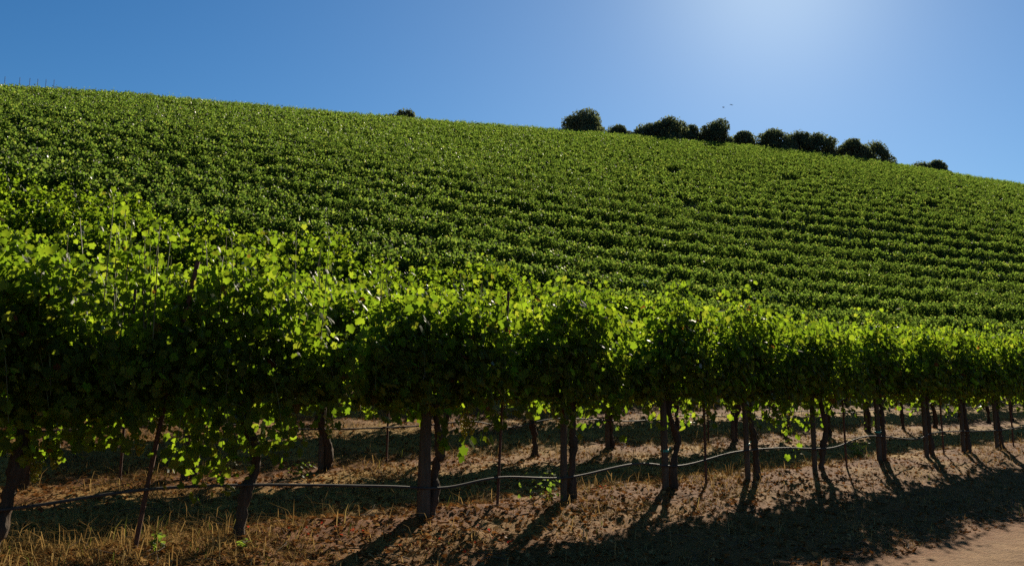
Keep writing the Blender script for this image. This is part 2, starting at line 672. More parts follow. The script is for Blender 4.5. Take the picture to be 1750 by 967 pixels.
def leaves(P, N, T, S, near):
    """place a leaf at each point: N blade normal, T towards its tip, S width"""
    N = unit(N)
    T = unit(T - N*np.sum(N*T, -1, keepdims=True))
    B = np.cross(T, N)
    tv, tf = [(LEAF_MID, LEAF_MID_F), (LEAF_NEAR, LEAF_NEAR_F), (LEAF_FAR, LEAF_FAR_F)][int(near)]
    curl = _lg.uniform(.2, 2.2, (len(P), 1, 1))*np.where(_lg.random((len(P), 1, 1)) < .12, -1, 1)
    wide = _lg.uniform(.82, 1.1, (len(P), 1, 1))
    skew = _lg.normal(0, .10, (len(P), 1, 1))
    V = P[:, None] + S[:, None, None]*(B[:, None]*(tv[None, :, :1]*wide + skew*tv[None, :, 1:2]**2) + T[:, None]*tv[None, :, 1:2] + N[:, None]*tv[None, :, 2:]*curl)
    F = (np.arange(len(P))[:, None, None]*len(tv) + tf[None]).reshape(-1, tf.shape[1])
    return V.reshape(-1, 3), F


def foliage(seed, near=1, top=2.05, bottom=.85, half=.84, width=.34, n_up=20, n_out=12, per=34, size=.115,
            peaks=(), hang=(), stems=True, fill=260, spikes=5, round_=.42):
    """leafy shoots of one vine trained on the wires; local x runs along the row"""
    g = np.random.default_rng(seed)
    paths = []
    mx = g.uniform(-.2, .2)
    ph = g.uniform(0, 6.28, 3)

    def mound(x):                              # outline of the bush along the row, 0..1
        d = np.abs(x-mx)/half
        return np.clip(1-round_*d**2.6+.10*np.sin(5.1*x+ph[0])+.06*np.sin(11*x+ph[1]), .4, 1.12)

    def under(x):                              # ragged underside
        d = np.abs(x-mx)/half
        return bottom-.05+.42*round_*d**2+.13*np.sin(4.3*x+ph[2])+.08*np.sin(9.7*x+ph[0])
    t = np.linspace(0, 1, 16)
    for a in range(n_up):                      # shoots climbing the wires
        x = -half + 2*half*(a + g.random())/n_up
        L = (top - .95)*(g.uniform(.72, .97) if near == 1 else g.uniform(.86, .98))*mound(x)
        lean = g.normal(0, .13)
        side = g.choice([-1, 1])*g.uniform(.02, width*.8)
        droop = g.uniform(0, .25) if g.random() < .5 else 0
        z = .95 + L*t - droop*np.clip(t-.7, 0, 1)**2*6
        paths.append((np.column_stack([x+lean*t, side*t**.8+g.normal(0, .05), z]), per, 1))
    for a in range(n_out):                     # shoots falling outward and down
        x = -half + 2*half*(a + g.random())/n_out
        sgn = g.choice([-1, 1])
        rise = g.uniform(.25, .75)*mound(x)
        out = width*g.uniform(.75, 1.2)
        zend = under(x) + g.uniform(-.06, .38)
        z = 1.0 + rise*4*t*(1-t)*.9 + (zend-1.0)*t
        paths.append((np.column_stack([x+g.normal(0, .16)*t, sgn*out*t**.75, z]), int(per*.8), 1))
    for a in range(spikes):                    # thin shoots standing out of the top
        x = g.normal(mx, half*.5)
        zt = top*(.93+.07*mound(x)) + g.uniform(-.02, .26)
        paths.append((np.column_stack([x+g.normal(0, .13)*t**2, g.normal(0, .1)+g.normal(0, .16)*t**2, 1.35+(zt-1.35)*t-g.uniform(0, .12)*t**6]), 17, .6))
    for (x, zt) in peaks:                      # strong shoots seen against the rows behind
        for q in range(2):
            paths.append((np.column_stack([x+g.normal(0, .05)+g.normal(0, .08)*t, g.normal(0, .06)+g.normal(0, .1)*t, 1.25+(zt-1.25-.08*q)*t]), 30, .8))
    extra = [(x, g.normal(0, .2), 1.0, x+g.normal(0, .12), g.normal(0, .25), bottom-g.uniform(.0, .22)) for x in g.uniform(-half*.8, half*.8, 3)] if near == 1 else []
    for (x, y, z0, x1, y1, z1) in list(hang)+extra:        # sprays hanging under the hedge
        paths.append((np.column_stack([x+(x1-x)*t, y+(y1-y)*t, z0+(z1-z0)*t**1.5]), 18, .6))
    P, C = [], []
    chunks = []
    for a, (pt, n, sc) in enumerate(paths):
        tt = np.clip(g.random(n)**.9, 0, 1)*15
        ii = np.minimum(tt.astype(int), 14)
        f = (tt-ii)[:, None]
        c = pt[ii]*(1-f)+pt[ii+1]*f
        P.append(c + g.normal(0, 1, (n, 3))*np.array([.075, .075, .05])*sc)
        C.append(c)
        if stems and near == 1:
            chunks += tube_chunks(pt[::2], np.linspace(.0055, .002, 8), 4, 1)
    # leaves filling the bush between the shoots
    x = g.uniform(-half*.95, half*.95, fill)
    yy = g.normal(0, width*.6, fill)
    lo, hi = under(x)+.05, .95+(top-.95)*mound(x)*(.99 if near == 1 else .9)
    zz = lo+(hi-lo)*g.random(fill)
    P.append(np.column_stack([x, yy, zz]))
    C.append(np.column_stack([x, yy*.3, zz-.03]))
    P, C = np.concatenate(P), np.concatenate(C)
    keep = P[:, 2] > .12
    P, C = P[keep], C[keep]
    n = len(P)
    outw = np.column_stack([g.normal(0, .5, n), np.sign(P[:, 1]+g.normal(0, .12, n)), np.zeros(n)])
    N = outw*.75 + np.array([0, 0, .45]) + g.normal(0, .45, (n, 3))
    T = outw*.35 + np.array([0, 0, -.75]) + g.normal(0, .5, (n, 3))
    S = size*g.uniform(.5, 1.25, n)*np.where(P[:, 2] > top-.1, .75, 1)
    V, F = leaves(P, N, T, S, near)
    return [(V, F, 0)] + chunks


def vine_trunk(seed, pts=None, r=.034, top=.98):
    g = np.random.default_rng(seed)
    if pts is None:
        pts = [(0, 0, -.12), (g.normal(0, .03), g.normal(0, .02), .25), (g.normal(0, .06), g.normal(0, .03), .55), (g.normal(0, .03), 0, top)]
    P = smooth_path(pts, 34)+g.normal(0, .004, (34, 3))
    rad = r*(1+.9*np.exp(-np.linspace(0, 1, 34)*10))*(1-.15*np.linspace(0, 1, 34))
    rad = rad*(1+.16*np.sin(np.linspace(0, 17, 34)+seed)+g.normal(0, .07, 34))
    rad[-3:] *= 1.25
    return tube_chunks(P, rad, 14, 0, .42, seed)


def vine_arms(seed, half=.8, z=.97):
    g = np.random.default_rng(seed+5)
    ch = []
    for s in (-1, 1):
        P = smooth_path([(0, 0, z-.06), (s*.12, g.normal(0, .02), z+.02), (s*half*.5, g.normal(0, .02), z+g.normal(0, .02)), (s*half, g.normal(0, .02), z)], 14)
        ch += tube_chunks(P, np.linspace(.026, .013, 14), 7, 0, .3, seed+s)
    return ch


def ico():
    t = (1+5**.5)/2
    v = np.array([(-1, t, 0), (1, t, 0), (-1, -t, 0), (1, -t, 0), (0, -1, t), (0, 1, t), (0, -1, -t), (0, 1, -t), (t, 0, -1), (t, 0, 1), (-t, 0, -1), (-t, 0, 1)], float)
    f = np.array([(0, 11, 5), (0, 5, 1), (0, 1, 7), (0, 7, 10), (0, 10, 11), (1, 5, 9), (5, 11, 4), (11, 10, 2), (10, 7, 6), (7, 1, 8),
                  (3, 9, 4), (3, 4, 2), (3, 2, 6), (3, 6, 8), (3, 8, 9), (4, 9, 5), (2, 4, 11), (6, 2, 10), (8, 6, 7), (9, 8, 1)])
    v = unit(v)
    # one subdivision
    vs, fs, cache = list(map(tuple, v)), [], {}

    def mid(a, b):
        key = (min(a, b), max(a, b))
        if key not in cache:
            p = np.array(vs[a])+np.array(vs[b])
            vs.append(tuple(p/np.linalg.norm(p)))
            cache[key] = len(vs)-1
        return cache[key]
    for a, b, c in f:
        ab, bc, ca = mid(a, b), mid(b, c), mid(c, a)
        fs += [(a, ab, ca), (b, bc, ab), (c, ca, bc), (ab, bc, ca)]
    return np.array(vs), np.array(fs)


IV, IF = ico()


def grape_bunch(seed, n=52, L=.17):
    g = np.random.default_rng(seed)
    t = g.random(n)**.8
    rad = .048*(1-t)**.6*np.sqrt(g.random(n))+.006
    a = g.random(n)*2*np.pi
    P = np.column_stack([np.cos(a)*rad, np.sin(a)*rad, -t*L])
    V = (P[:, None]+IV[None]*g.uniform(.0085, .0105, n)[:, None, None]).reshape(-1, 3)
    F = (np.arange(n)[:, None, None]*len(IV)+IF[None]).reshape(-1, 3)
    st, sf, sc = tube([(0, 0, 0), (0, .005, .05), (0, 0, .09)], .0025, 5)
    return [(V, F, 0)] + _two(st, sf, sc, 1)


def px_of(x, y, z):
    """photograph pixel of a place (only used to choose what to build and which label fits)"""
    th = R(PITCH)
    Zc = y*math.cos(th)+(z-EYE)*math.sin(th)
    Yc = -y*math.sin(th)+(z-EYE)*math.cos(th)
    return 875+1701*x/Zc, 371-1701*Yc/Zc


def spot(u, v, sink=0):
    x, y = xy(u, v)
    return float(x), float(y), float(ground_z(np.array(x), np.array(y)))-sink


def rot_of(k):
    return R(45)


# ------------------------------------------------------------------ front row, each vine built on its own
FR_GROUP = 'grapevines of the front row'
# u, trunk offset from its stake, trunk points, top, bottom, peaks, hanging sprays, label
front = [
    (-1.20, .0, None, 2.1, .62, [], [], None),
    (.50, .0, None, 2.12, .60, [(.6, 2.3)], [], None),
    (2.21, 0, [(-.05, 0, -.12), (-.02, 0, .12), (.06, .02, .38), (.10, 0, .62), (.13, 0, .92)], 2.12, .60, [(.62, 2.42), (.70, 2.36), (.66, 2.3), (.85, 2.28), (-.35, 2.2)], [(.3, -.1, .95, .45, -.15, .62)],
     'front-row grapevine with a thick leaning trunk cut off by the left photo edge'),
    (3.87, 0, [(-.03, 0, -.12), (.0, 0, .14), (.03, 0, .32), (.11, 0, .50), (.07, 0, .66), (.0, 0, .80), (-.02, 0, .98)], 2.04, .58, [(-.15, 2.2), (.55, 2.36), (.62, 2.28), (-.7, 2.18)], [(-.1, -.1, .9, -.05, -.2, .6), (.2, -.1, .95, .35, -.2, .66)],
     'front-row grapevine with sharply bent bare trunk and low hanging leaf skirt'),
    (5.66, 0, [(-.03, 0, -.12), (.02, 0, .14), (.05, .01, .38), (.09, -.02, .55), (.06, 0, .75), (.03, 0, 1.0)], 1.98, .80, [(.3, 2.1), (.5, 2.16), (-.5, 2.12)], [],
     'front-row grapevine with knotty trunk against the thickest wooden stake and a yellow grape bunch'),
    (7.46, 0, [(0, 0, -.12), (.0, 0, .3), (.02, 0, .6), (.0, 0, .98)], 2.05, .84, [(-.3, 2.22), (-.5, 2.18), (.1, 2.2)], [],
     'front-row grapevine with straight dark trunk close beside its straight wooden stake'),
    (9.11, 0, [(.02, 0, -.12), (.0, 0, .18), (.07, 0, .40), (.09, 0, .52), (.0, 0, .68), (-.06, 0, .82), (-.05, 0, 1.0)], 2.08, .82, [(.1, 2.3), (.25, 2.34), (0, 2.28), (.4, 2.22)], [],
     'front-row grapevine whose trunk loops away from its wooden stake like a bow'),
    (10.74, 0, [(.06, 0, -.12), (.05, 0, .2), (.02, 0, .5), (-.04, .02, .8), (-.05, 0, 1.0)], 2.14, .84, [(.0, 2.28), (.2, 2.3)], [(.5, -.1, .95, .6, -.2, .5)],
     'front-row grapevine with slightly slanting trunk, right of the third rusty metal stake'),
    (12.36, 0, None, 2.02, .72, [(-.4, 2.14)], [(-.45, 0, .95, -.62, .1, .30), (-.3, 0, .95, -.42, .1, .15), (-.2, 0, .9, -.25, .05, .42), (-.5, 0, .95, -.75, .1, .5)],
     'front-row grapevine with bright leaf sprays hanging almost to the ground'),
    (14.22, 0, [(.0, 0, -.12), (.02, 0, .3), (.02, 0, .6), (0, 0, .98)], 2.06, .82, [(.2, 2.2)], [],
     'front-row grapevine with the trunk tight to a stake bearing a green tie'),
    (15.83, 0, [(.1, 0, -.12), (.06, 0, .2), (.0, 0, .5), (.03, 0, .98)], 2.05, .82, [], [],
     'front-row grapevine with trunk curving right at its foot, left of the fifth metal stake'),
    (17.30, 0, [(.05, 0, -.12), (.08, 0, .25), (.03, 0, .5), (0, 0, .98)], 2.06, .82, [(0, 2.16)], [],
     'front-row grapevine just right of the fifth metal stake near the road shadow'),
    (18.80, 0, [(.12, 0, -.12), (.08, 0, .2), (.0, 0, .5), (0, 0, .98)], 2.04, .82, [], [],
     'front-row grapevine with dark trunk nearest the right photo edge'),
]
uu = 20.4
while uu < 31:
    front.append((uu, 0, None, 2.08, .8, [], [], None))
    uu += 1.62
nF = len(front)
dens = [2000, 2200, 2400, 1500, 900, 1000, 650, 900, 550, 750, 600, 800, 700]
for a, (u, off, pts, top, bot, peaks, hang, label) in enumerate(front):
    seed = 100+a
    r = thing('grapevine', spot(u, V0), rot_of(0))
    tag(r, label or 'front-row grapevine standing beyond the edge of the photo', 'grapevine', FR_GROUP)
    build('trunk', vine_trunk(seed, pts, .046 if a == 2 else .036), [M_BARK], r)
    build('cordon', vine_arms(seed), [M_BARK], r)
    build('foliage', foliage(seed, True, top, bot, .80, .34, 30, 18, 96 if a < 4 else 74 if a < 5 else 60, .060 if a < 4 else .068, peaks, hang, True, dens[a % len(dens)], 7, .62), [M_LEAF, M_STEM], r)
    nb = {2: [(.36, .10, .74), (.24, .08, .66), (.9, .05, .80)], 4: [(.44, .06, .90), (.50, .04, .83), (.47, .10, .80)], 3: [(.6, -.2, .85), (-.6, .1, .86)],
          5: [(-.35, -.1, .95)], 6: [(.4, -.2, .95)]}.get(a, [(.3, -.1, .95)] if label else [])
    for b, (bx, by, bz) in enumerate(nb):
        o = build('grape_bunch', grape_bunch(seed*7+b), [M_GRAPE, M_STEM], r)
        o.location = (bx, by, bz)

# a lit spray of leaves hanging off the vine at the thick stake
g = np.random.default_rng(5)
vc = [o for o in COL.objects if o.get('label', '').startswith('front-row grapevine with knotty')][0]
P = np.array([(.40, .06, .64), (.50, .05, .61), (.56, .07, .63), (.64, .05, .66), (.70, .05, .63), (.43, .04, .55), (.40, .05, .49), (.75, .05, .64)])
V, F = leaves(P, np.tile([.3, -.8, .35], (8, 1))+g.normal(0, .25, (8, 3)), np.tile([0., 0, -1], (8, 1))+g.normal(0, .4, (8, 3)), g.uniform(.07, .105, 8), True)
build('hanging_shoot', [(V, F, 0)] + tube_chunks(smooth_path([(.52, .0, 1.0), (.6, .04, .82), (.54, .06, .68), (.42, .05, .58)], 12), .003, 5, 1), [M_LEAF, M_STEM], vc)

# ------------------------------------------------------------------ second row
BANK = [build('foliage', foliage(300+a, True, 2.03+.05*(a % 3), .84, .84, .34, 26, 16, 66, .077, [], [], True, 900), [M_LEAF, M_STEM], link=False) for a in range(5)]
TRUNKS = [build('trunk', vine_trunk(320+a, None, .038+.006*(a % 2)), [M_BARK], link=False) for a in range(5)]
ARMS = [build('cordon', vine_arms(340+a), [M_BARK], link=False) for a in range(3)]
BUNCH = [build('grape_bunch', grape_bunch(360+a), [M_GRAPE, M_STEM], link=False) for a in range(2)]

marks = [(10, 'the leaning left-edge trunk'), (235, 'the leaning rusty stake'), (425, 'the sharply bent trunk'), (730, 'the thickest wooden stake'),
         (848, 'the second rusty stake'), (970, 'the straight trunk pair'), (1145, 'the bow-shaped trunk'), (1206, 'the third rusty stake'), (1285, 'the slanting trunk'),
         (1400, 'the low leaf sprays'), (1447, 'the fourth rusty stake'), (1510, 'the trunk with green tie'), (1590, 'the right-curving trunk'), (1615, 'the fifth rusty stake'), (1655, 'the next trunk'), (1712, 'the last front trunk'), (1800, 'the right photo edge')]
gap_count = {}


def between(px):
    left = max((m for m in marks if m[0] <= px), default=marks[0], key=lambda m: m[0])
    right = min((m for m in marks if m[0] > px), default=marks[-1], key=lambda m: m[0])
    return left[1], right[1]


row1 = [1.75, 3.41, 5.06, 6.69, 8.42, 10.08, 11.72, 13.35, 15.05, 16.65, 18.35, 20.03]
while row1[-1] < 33:
    row1.append(row1[-1]+1.66)
named = {}
for a, u in enumerate(row1):
    r = thing('grapevine', spot(u, V0+ROW), rot_of(1) + (math.pi if a % 2 else 0))
    x, y, z = spot(u, V0+ROW)
    px = px_of(x, y, z)[0]
    if 0 < px < 1750:
        l, rr_ = between(px)
        lab = 'second-row grapevine seen between %s and %s' % (l, rr_)
        c = named.get(lab, 0)
        named[lab] = c+1
        if c:
            lab = 'second-row grapevine, further right in the gap from %s to %s' % (l.replace('the ', ''), rr_.replace('the ', ''))
    else:
        lab = 'second-row grapevine standing beyond the edge of the photo'
    tag(r, lab, 'grapevine', 'grapevines of the second row')
    instance('trunk', TRUNKS[a % 5], r)
    instance('cordon', ARMS[a % 3], r)
    f = instance('foliage', BANK[(a*2+1) % 5], r)
    f.scale = (1, 1, 1)
    s = -1 if a % 2 == 0 else 1
    for b, (bx, by) in enumerate([(.15, .22), (.4, -.2)]):
        o = instance('grape_bunch', BUNCH[b], r)
        o.location = (bx*(1 if a % 3 else -1.4), by*s, .86-.05*b)

# ------------------------------------------------------------------ hillside rows
NEARV = [build('foliage', foliage(400+a, True, 2.0+.04*a, .8, .84, .38, 24, 16, 54, .085, [], [], False, 460), [M_LEAF], link=False) for a in range(4)]
MIDV = [build('foliage', foliage(430+a, 0, 1.92+.006*a, .6, .86, .27, 21, 15, 50, .086, [], [], False, 300, 2, .10), [M_LEAF_HILL], link=False) for a in range(6)]
FAR_A = [foliage(450+a, 2, 1.92+.004*a, .6, .86, .21, 23, 14, 40, .084, [], [], False, 240, 1, .07) for a in range(8)]
FAR_B = [foliage(460+a, 2, 1.92+.004*a, .6, .86, .19, 20, 12, 27, .110, [], [], False, 120, 0, .07) for a in range(8)]
MIDT = [vine_trunk(440+a) for a in range(6)]

cand = []
for k in range(2, 31):
    us_ = np.arange(-8, 260, 1.66) + rng.random()*1.6
    us_ = us_ + rng.normal(0, .08, len(us_))
    u_, vv, phi_ = on_row(k, us_)
    vv = vv + rng.normal(0, .07, len(us_))
    xx, yy_ = xy(u_, vv)
    az = np.degrees(np.arctan2(xx, yy_))
    rr = np.hypot(xx, yy_)
    for x, y, a_, r_, p_ in zip(xx, yy_, az, rr, phi_):
        if -33 < a_ < 33 and y > 0:
            cand.append((r_, x, y, a_, k, p_))
cand.sort()
seen = 0
zz = ground_z(np.array([c[1] for c in cand]), np.array([c[2] for c in cand]))
stuff = []
N_SINGLE = 300 - 12 - 11
for (r_, x, y, a_, k, p_), z in zip(cand, zz):
    inview = abs(a_) < 28.3
    if rng.random() < .012 and k > 4:
        continue
    rz = R(45)-p_+(math.pi if rng.random() < .5 else 0)
    if seen < N_SINGLE and (inview or r_ < 26):
        if inview:
            seen += 1
        if r_ < 27:
            me = NEARV[rng.integers(4)]
        else:
            me = MIDV[rng.integers(6)]
        o = thing('grapevine', (x, y, z))
        instance('trunk', TRUNKS[rng.integers(5)], o)
        instance('foliage', me, o)
        o.location = (x, y, z)
        o.rotation_euler = (rng.normal(0, .03), rng.normal(0, .03), rz + rng.normal(0, .05))
        s = rng.uniform(.92, 1.08) if r_ < 27 else rng.uniform(.96, 1.04)
        o.scale = (1, rng.uniform(.9, 1.1), s)
        if inview:
            tag(o, 'leafy green grapevine in the hillside rows above the two front rows', 'grapevine', 'grapevines of the hillside rows')
        else:
            tag(o, 'hillside grapevine standing beyond the edge of the photo', 'grapevine', 'grapevines beyond the photo edge')
    else:
        stuff.append((x, y, z, rz + rng.normal(0, .05), rng.uniform(.96, 1.04), r_))
print('hillside vines', len(cand), 'single', seen, 'stuff', len(stuff))
chunks = []
for (x, y, z, rz, s, r_) in stuff:
    c, sn = math.cos(rz), math.sin(rz)
    M = np.array([[c, -sn, 0], [sn, c, 0], [0, 0, s]])
    q = rng.integers(8)
    for (V, F, mi) in (FAR_A if r_ < 62 else FAR_B)[q] + ([(c[0], c[1], 1) for c in MIDT[q % 6]] if r_ < 62 else []):
        chunks.append((V @ M.T + np.array([x, y, z]), F, mi))
tag(build('vineyard_rows', chunks, [M_LEAF_HILL, M_BARK]), 'green mass of vine rows covering the upper hillside up to the crest', 'vineyard', kind='stuff')

# ------------------------------------------------------------------ stakes
def wood_stake(seed, h, r, lean=(0, 0), foot=1.08, head=.94):
    P = smooth_path([(0, 0, -.2), (lean[0]*.3, lean[1]*.3, h*.35), (lean[0]*.7, lean[1]*.7, h*.7), (lean[0], lean[1], h)], 14)
    return tube_chunks(P, r*np.linspace(foot, head, 14), 12, 0, .16, seed)


def metal_stake(h, r=.0115, lean=(0, 0)):
    P = np.array([(0, 0, -.2), (lean[0]*.5, lean[1]*.5, h*.5), (lean[0], lean[1], h)])
    V, F, cap = tube(smooth_path(P, 6), r, 6)
    ch = _two(V, F, cap, 0)
    # punched wire hooks along the stake
    for z in np.arange(.55, h-.05, .28):
        q = np.array([lean[0]*z/h, lean[1]*z/h, z])
        V, F, cap = tube([q+(r*.6, 0, -.012), q+(r*1.9, 0, 0), q+(r*.6, 0, .012)], .003, 5)
        ch += _two(V, F, cap, 0)
    return ch


def tie(r, z):
    V, F, cap = tube([(0, 0, z-.012), (0, 0, z+.012)], r*1.28, 9)
    V2, F2, cap2 = tube([(r*1.2, 0, z), (r*2.3, .0, z+.012), (r*3.0, .0, z+.03)], .007, 5)
    return _two(V, F, cap, 0)+_two(V2, F2, cap2, 0)


woods = [(5.575, .052, 1.6, (.05, 0), False, 'thickest weathered wooden stake of the front row with broad foot'),
         (7.33, .031, 1.7, (.02, 0), False, 'straight wooden stake just left of the straight front-row trunk'),
         (8.965, .036, 1.7, (-.03, 0), True, 'wooden stake with green tie beside the bow-shaped front-row trunk'),
         (10.60, .030, 1.7, (-.05, 0), True, 'slim wooden stake with green tie left of the slanting front-row trunk'),
         (12.20, .032, 1.7, (.03, 0), False, 'wooden stake behind the low hanging bright leaf sprays'),
         (14.08, .034, 1.7, (0, 0), True, 'wooden stake with green tie right of the fourth rusty metal stake'),
         (15.70, .034, 1.7, (0, 0), False, 'wooden stake left of the fifth rusty metal stake'),
         (17.16, .034, 1.7, (0, 0), False, 'wooden stake just right of the fifth rusty metal stake'),
         (18.66, .034, 1.7, (0, 0), False, 'wooden stake nearest the right photo edge in the front row')]
for a, (u, r, h, lean, tied, lab) in enumerate(woods):
    t = thing('wooden_stake', spot(u, V0), rot_of(0))
    tag(t, lab, 'stake', 'wooden stakes of the front row')
    build('post', wood_stake(900+a, h, r, lean, *((1.12, .5) if a == 0 else (1.08, .94))), [M_STAKE], t)
    if tied:
        o = build('plastic_tie', tie(r, .40), [M_TIE], t)
metals = [(3.06, (.16, -.02), 'leaning rusty metal stake, leftmost in the front row'),
          (6.43, (.07, 0), 'second rusty metal stake, between the thickest wooden stake and the straight trunk'),
          (9.727, (0, 0), 'third rusty metal stake, right of the bow-shaped trunk'),
          (13.08, (-.02, 0), 'fourth rusty metal stake, right of the low leaf sprays'),
          (16.36, (-.02, 0), 'fifth rusty metal stake, right of the right-curving trunk'),
          (19.47, (0, 0), 'sixth rusty metal stake, next to the right photo edge')]
for a, (u, lean, lab) in enumerate(metals):
    o = build('metal_stake', metal_stake(1.95, .0165 if a == 0 else .0145, (lean[0]*2.2, lean[1]*2)), [M_RUST])
    o.location = spot(u, V0)
    o.rotation_euler = (0, 0, rot_of(0))
    tag(o, lab, 'stake', 'metal stakes of the front row')
m2 = build('metal_stake', metal_stake(1.95, .0135, (.04, 0)), [M_RUST], link=False)
w2 = build('wooden_stake', wood_stake(950, 1.7, .034, (.02, 0)), [M_STAKE], link=False)
sec = [(4.297, 'metal_stake', m2, 'rusty metal stake of the second row just left of the leaning rusty stake'),
       (7.52, 'metal_stake', m2, 'rusty metal stake of the second row, left of the thickest wooden stake'),
       (14.23, 'metal_stake', m2, 'rusty metal stake of the second row right behind the third rusty stake'),
       (4.96, 'wooden_stake', w2, 'wooden stake of the second row between the leaning rusty stake and bent trunk'),
       (6.60, 'wooden_stake', w2, 'wooden stake of the second row right of the bent trunk'),
       (11.62, 'wooden_stake', w2, 'wooden stake of the second row just left of the bow-shaped trunk'),
       (14.98, 'wooden_stake', w2, 'wooden stake of the second row left of the slanting trunk'),
       (18.25, 'wooden_stake', w2, 'wooden stake of the second row behind the low leaf sprays'),
       (19.92, 'wooden_stake', w2, 'wooden stake of the second row left of the trunk with green tie')]
for u, nm, me, lab in sec:
    o = instance(nm, me)
    o.location = spot(u, V0+ROW)
    o.rotation_euler = (0, 0, rot_of(1))
    tag(o, lab, 'stake', 'stakes of the second row')

# ------------------------------------------------------------------ irrigation hoses
def hose(pts, v, lab, r=.0105):
    P = []
    for u, z in pts:
        x, y = xy(u, v)
        P.append((x, y, z))
    P = smooth_path(P, 14*len(P))
    P[:, 0] += (fbm(np.arange(len(P))*.07, np.zeros(len(P)), 5)-.5)*.04
    o = build('irrigation_hose', tube_chunks(P, r, 8), [M_HOSE])
    tag(o, lab, 'hose', 'drip irrigation hoses')


hose([(-1.5, .36), (.5, .40), (1.6, .37), (2.36, .39), (3.11, .44), (3.95, .415), (5.12, .326), (5.75, .272), (6.44, .313), (7.35, .257), (8.39, .329), (9.21, .267),
      (10.26, .363), (11.32, .366), (12.58, .312), (13.7, .427), (15.24, .331), (16.12, .408), (18.62, .36), (20.4, .40), (22, .36), (25, .40), (30, .36)], V0-.045,
     'black irrigation hose sagging from stake to stake along the front row')
h1 = float(ground_z(*map(np.array, xy(8., V0+ROW))))
hose([(-1, .66), (1.5, .70), (3.96, .72), (5.16, .74), (6.36, .65), (7.87, .64), (8.83, .675), (9.58, .58), (10.5, .675), (12.2, .60), (13.7, .66), (15.5, .58), (17, .66), (19, .60), (21, .66), (24, .6), (32, .66)], V0+ROW-.05,
     'black irrigation hose hanging low along the second row', .0095)

# ------------------------------------------------------------------ stakes standing up on the left crest
mc = build('metal_stake', metal_stake(2.85, .02), [M_RUST], link=False)
crest_lab = ['leftmost thin stake against the sky on the left crest', 'second thin stake from the left photo edge on the crest', 'third thin stake from the left photo edge on the crest',
             'fourth thin stake from the left photo edge on the crest', 'fifth thin stake from the left photo edge on the crest', 'rightmost thin stake against the sky on the left crest']
for px, lab in zip((8, 33, 50, 65, 78, 93), crest_lab):
    az = math.atan2((px-875)/1701, math.cos(R(PITCH))-(371-150)/1701*math.sin(R(PITCH)))
    rr = np.linspace(20, 180, 900)
    u_, v_ = uv(np.sin(az)*rr, np.cos(az)*rr)
    q = rr[np.argmin(np.abs(kappa(u_, v_)-26.6))]
    x, y = math.sin(az)*q, math.cos(az)*q
    o = instance('metal_stake', mc)
    o.location = (x, y, float(ground_z(np.array(x), np.array(y))))
    o.rotation_euler = (R(1.5), R(rng.normal(0, 1)), 0)
    tag(o, lab, 'stake', 'stakes on the crest')

# ------------------------------------------------------------------ evergreen trees behind the crest
def crown_chunks(seed, rx, ry, h, n=6000, size=.2, lumps=16):
    """rounded dense crown made of leafy lumps, from just above the ground to h"""
    g = np.random.default_rng(seed)
    P, N = [], []
    cs, ls = [np.array([0, 0, h*.52])], [np.array([rx*.66, ry*.66, h*.40])]
    for a in range(lumps):
        th = a*2.4+g.normal(0, .3)
        cz = (a+.5)/lumps
        rad = math.sqrt(max(0, 1-(cz*.95)**2))*g.uniform(.40, .86)
        cs.append(np.array([math.cos(th)*rad*rx, math.sin(th)*rad*ry, h*(.20+.60*cz)]))
        ls.append(np.array([rx, ry, h*.45])*g.uniform(.20, .42))
    w = np.array([np.prod(l)**(2/3) for l in ls])
    w[0] *= .7
    for c, l, m_ in zip(cs, ls, (n*w/w.sum()).astype(int)):
        d = unit(g.normal(0, 1, (m_, 3)))
        P.append(c + d*l*(g.random((m_, 1))**.22)*g.normal(1, .035, (m_, 1)))
        N.append(d)
    P, N = np.concatenate(P), np.concatenate(N)
    k = (P[:, 2] > .1) & (P[:, 2] < h)
    P, N = P[k], N[k]
    N = N + g.normal(0, .55, P.shape)
    V, F = leaves(P, N, g.normal(0, 1, P.shape), size*g.uniform(.6, 1.3, len(P)), 2)
    return [(V, F, 0)]


def tree_trunk(seed, h, r):
    g = np.random.default_rng(seed)
    ch = tube_chunks(smooth_path([(0, 0, -.3), (.05, .02, h*.2), (g.normal(0, .1), .05, h*.45), (g.normal(0, .15), 0, h*.75)], 10), np.linspace(r*1.3, r*.4, 10), 8, 0, .25, seed)
    for a in range(5):
        th = a*1.3+g.random()
        ch += tube_chunks(smooth_path([(0, 0, h*.25), (math.cos(th)*h*.14, math.sin(th)*h*.14, h*.45), (math.cos(th)*h*.3, math.sin(th)*h*.3, h*.62)], 7), np.linspace(r*.55, r*.15, 7), 6, 0, .2, seed+a)
    return ch


def crest_r(az):
    rr = np.linspace(30, 260, 1600)
    u_, v_ = uv(np.sin(az)*rr, np.cos(az)*rr)
    return rr[np.argmin(np.abs(kappa(u_, v_)-28.7))]


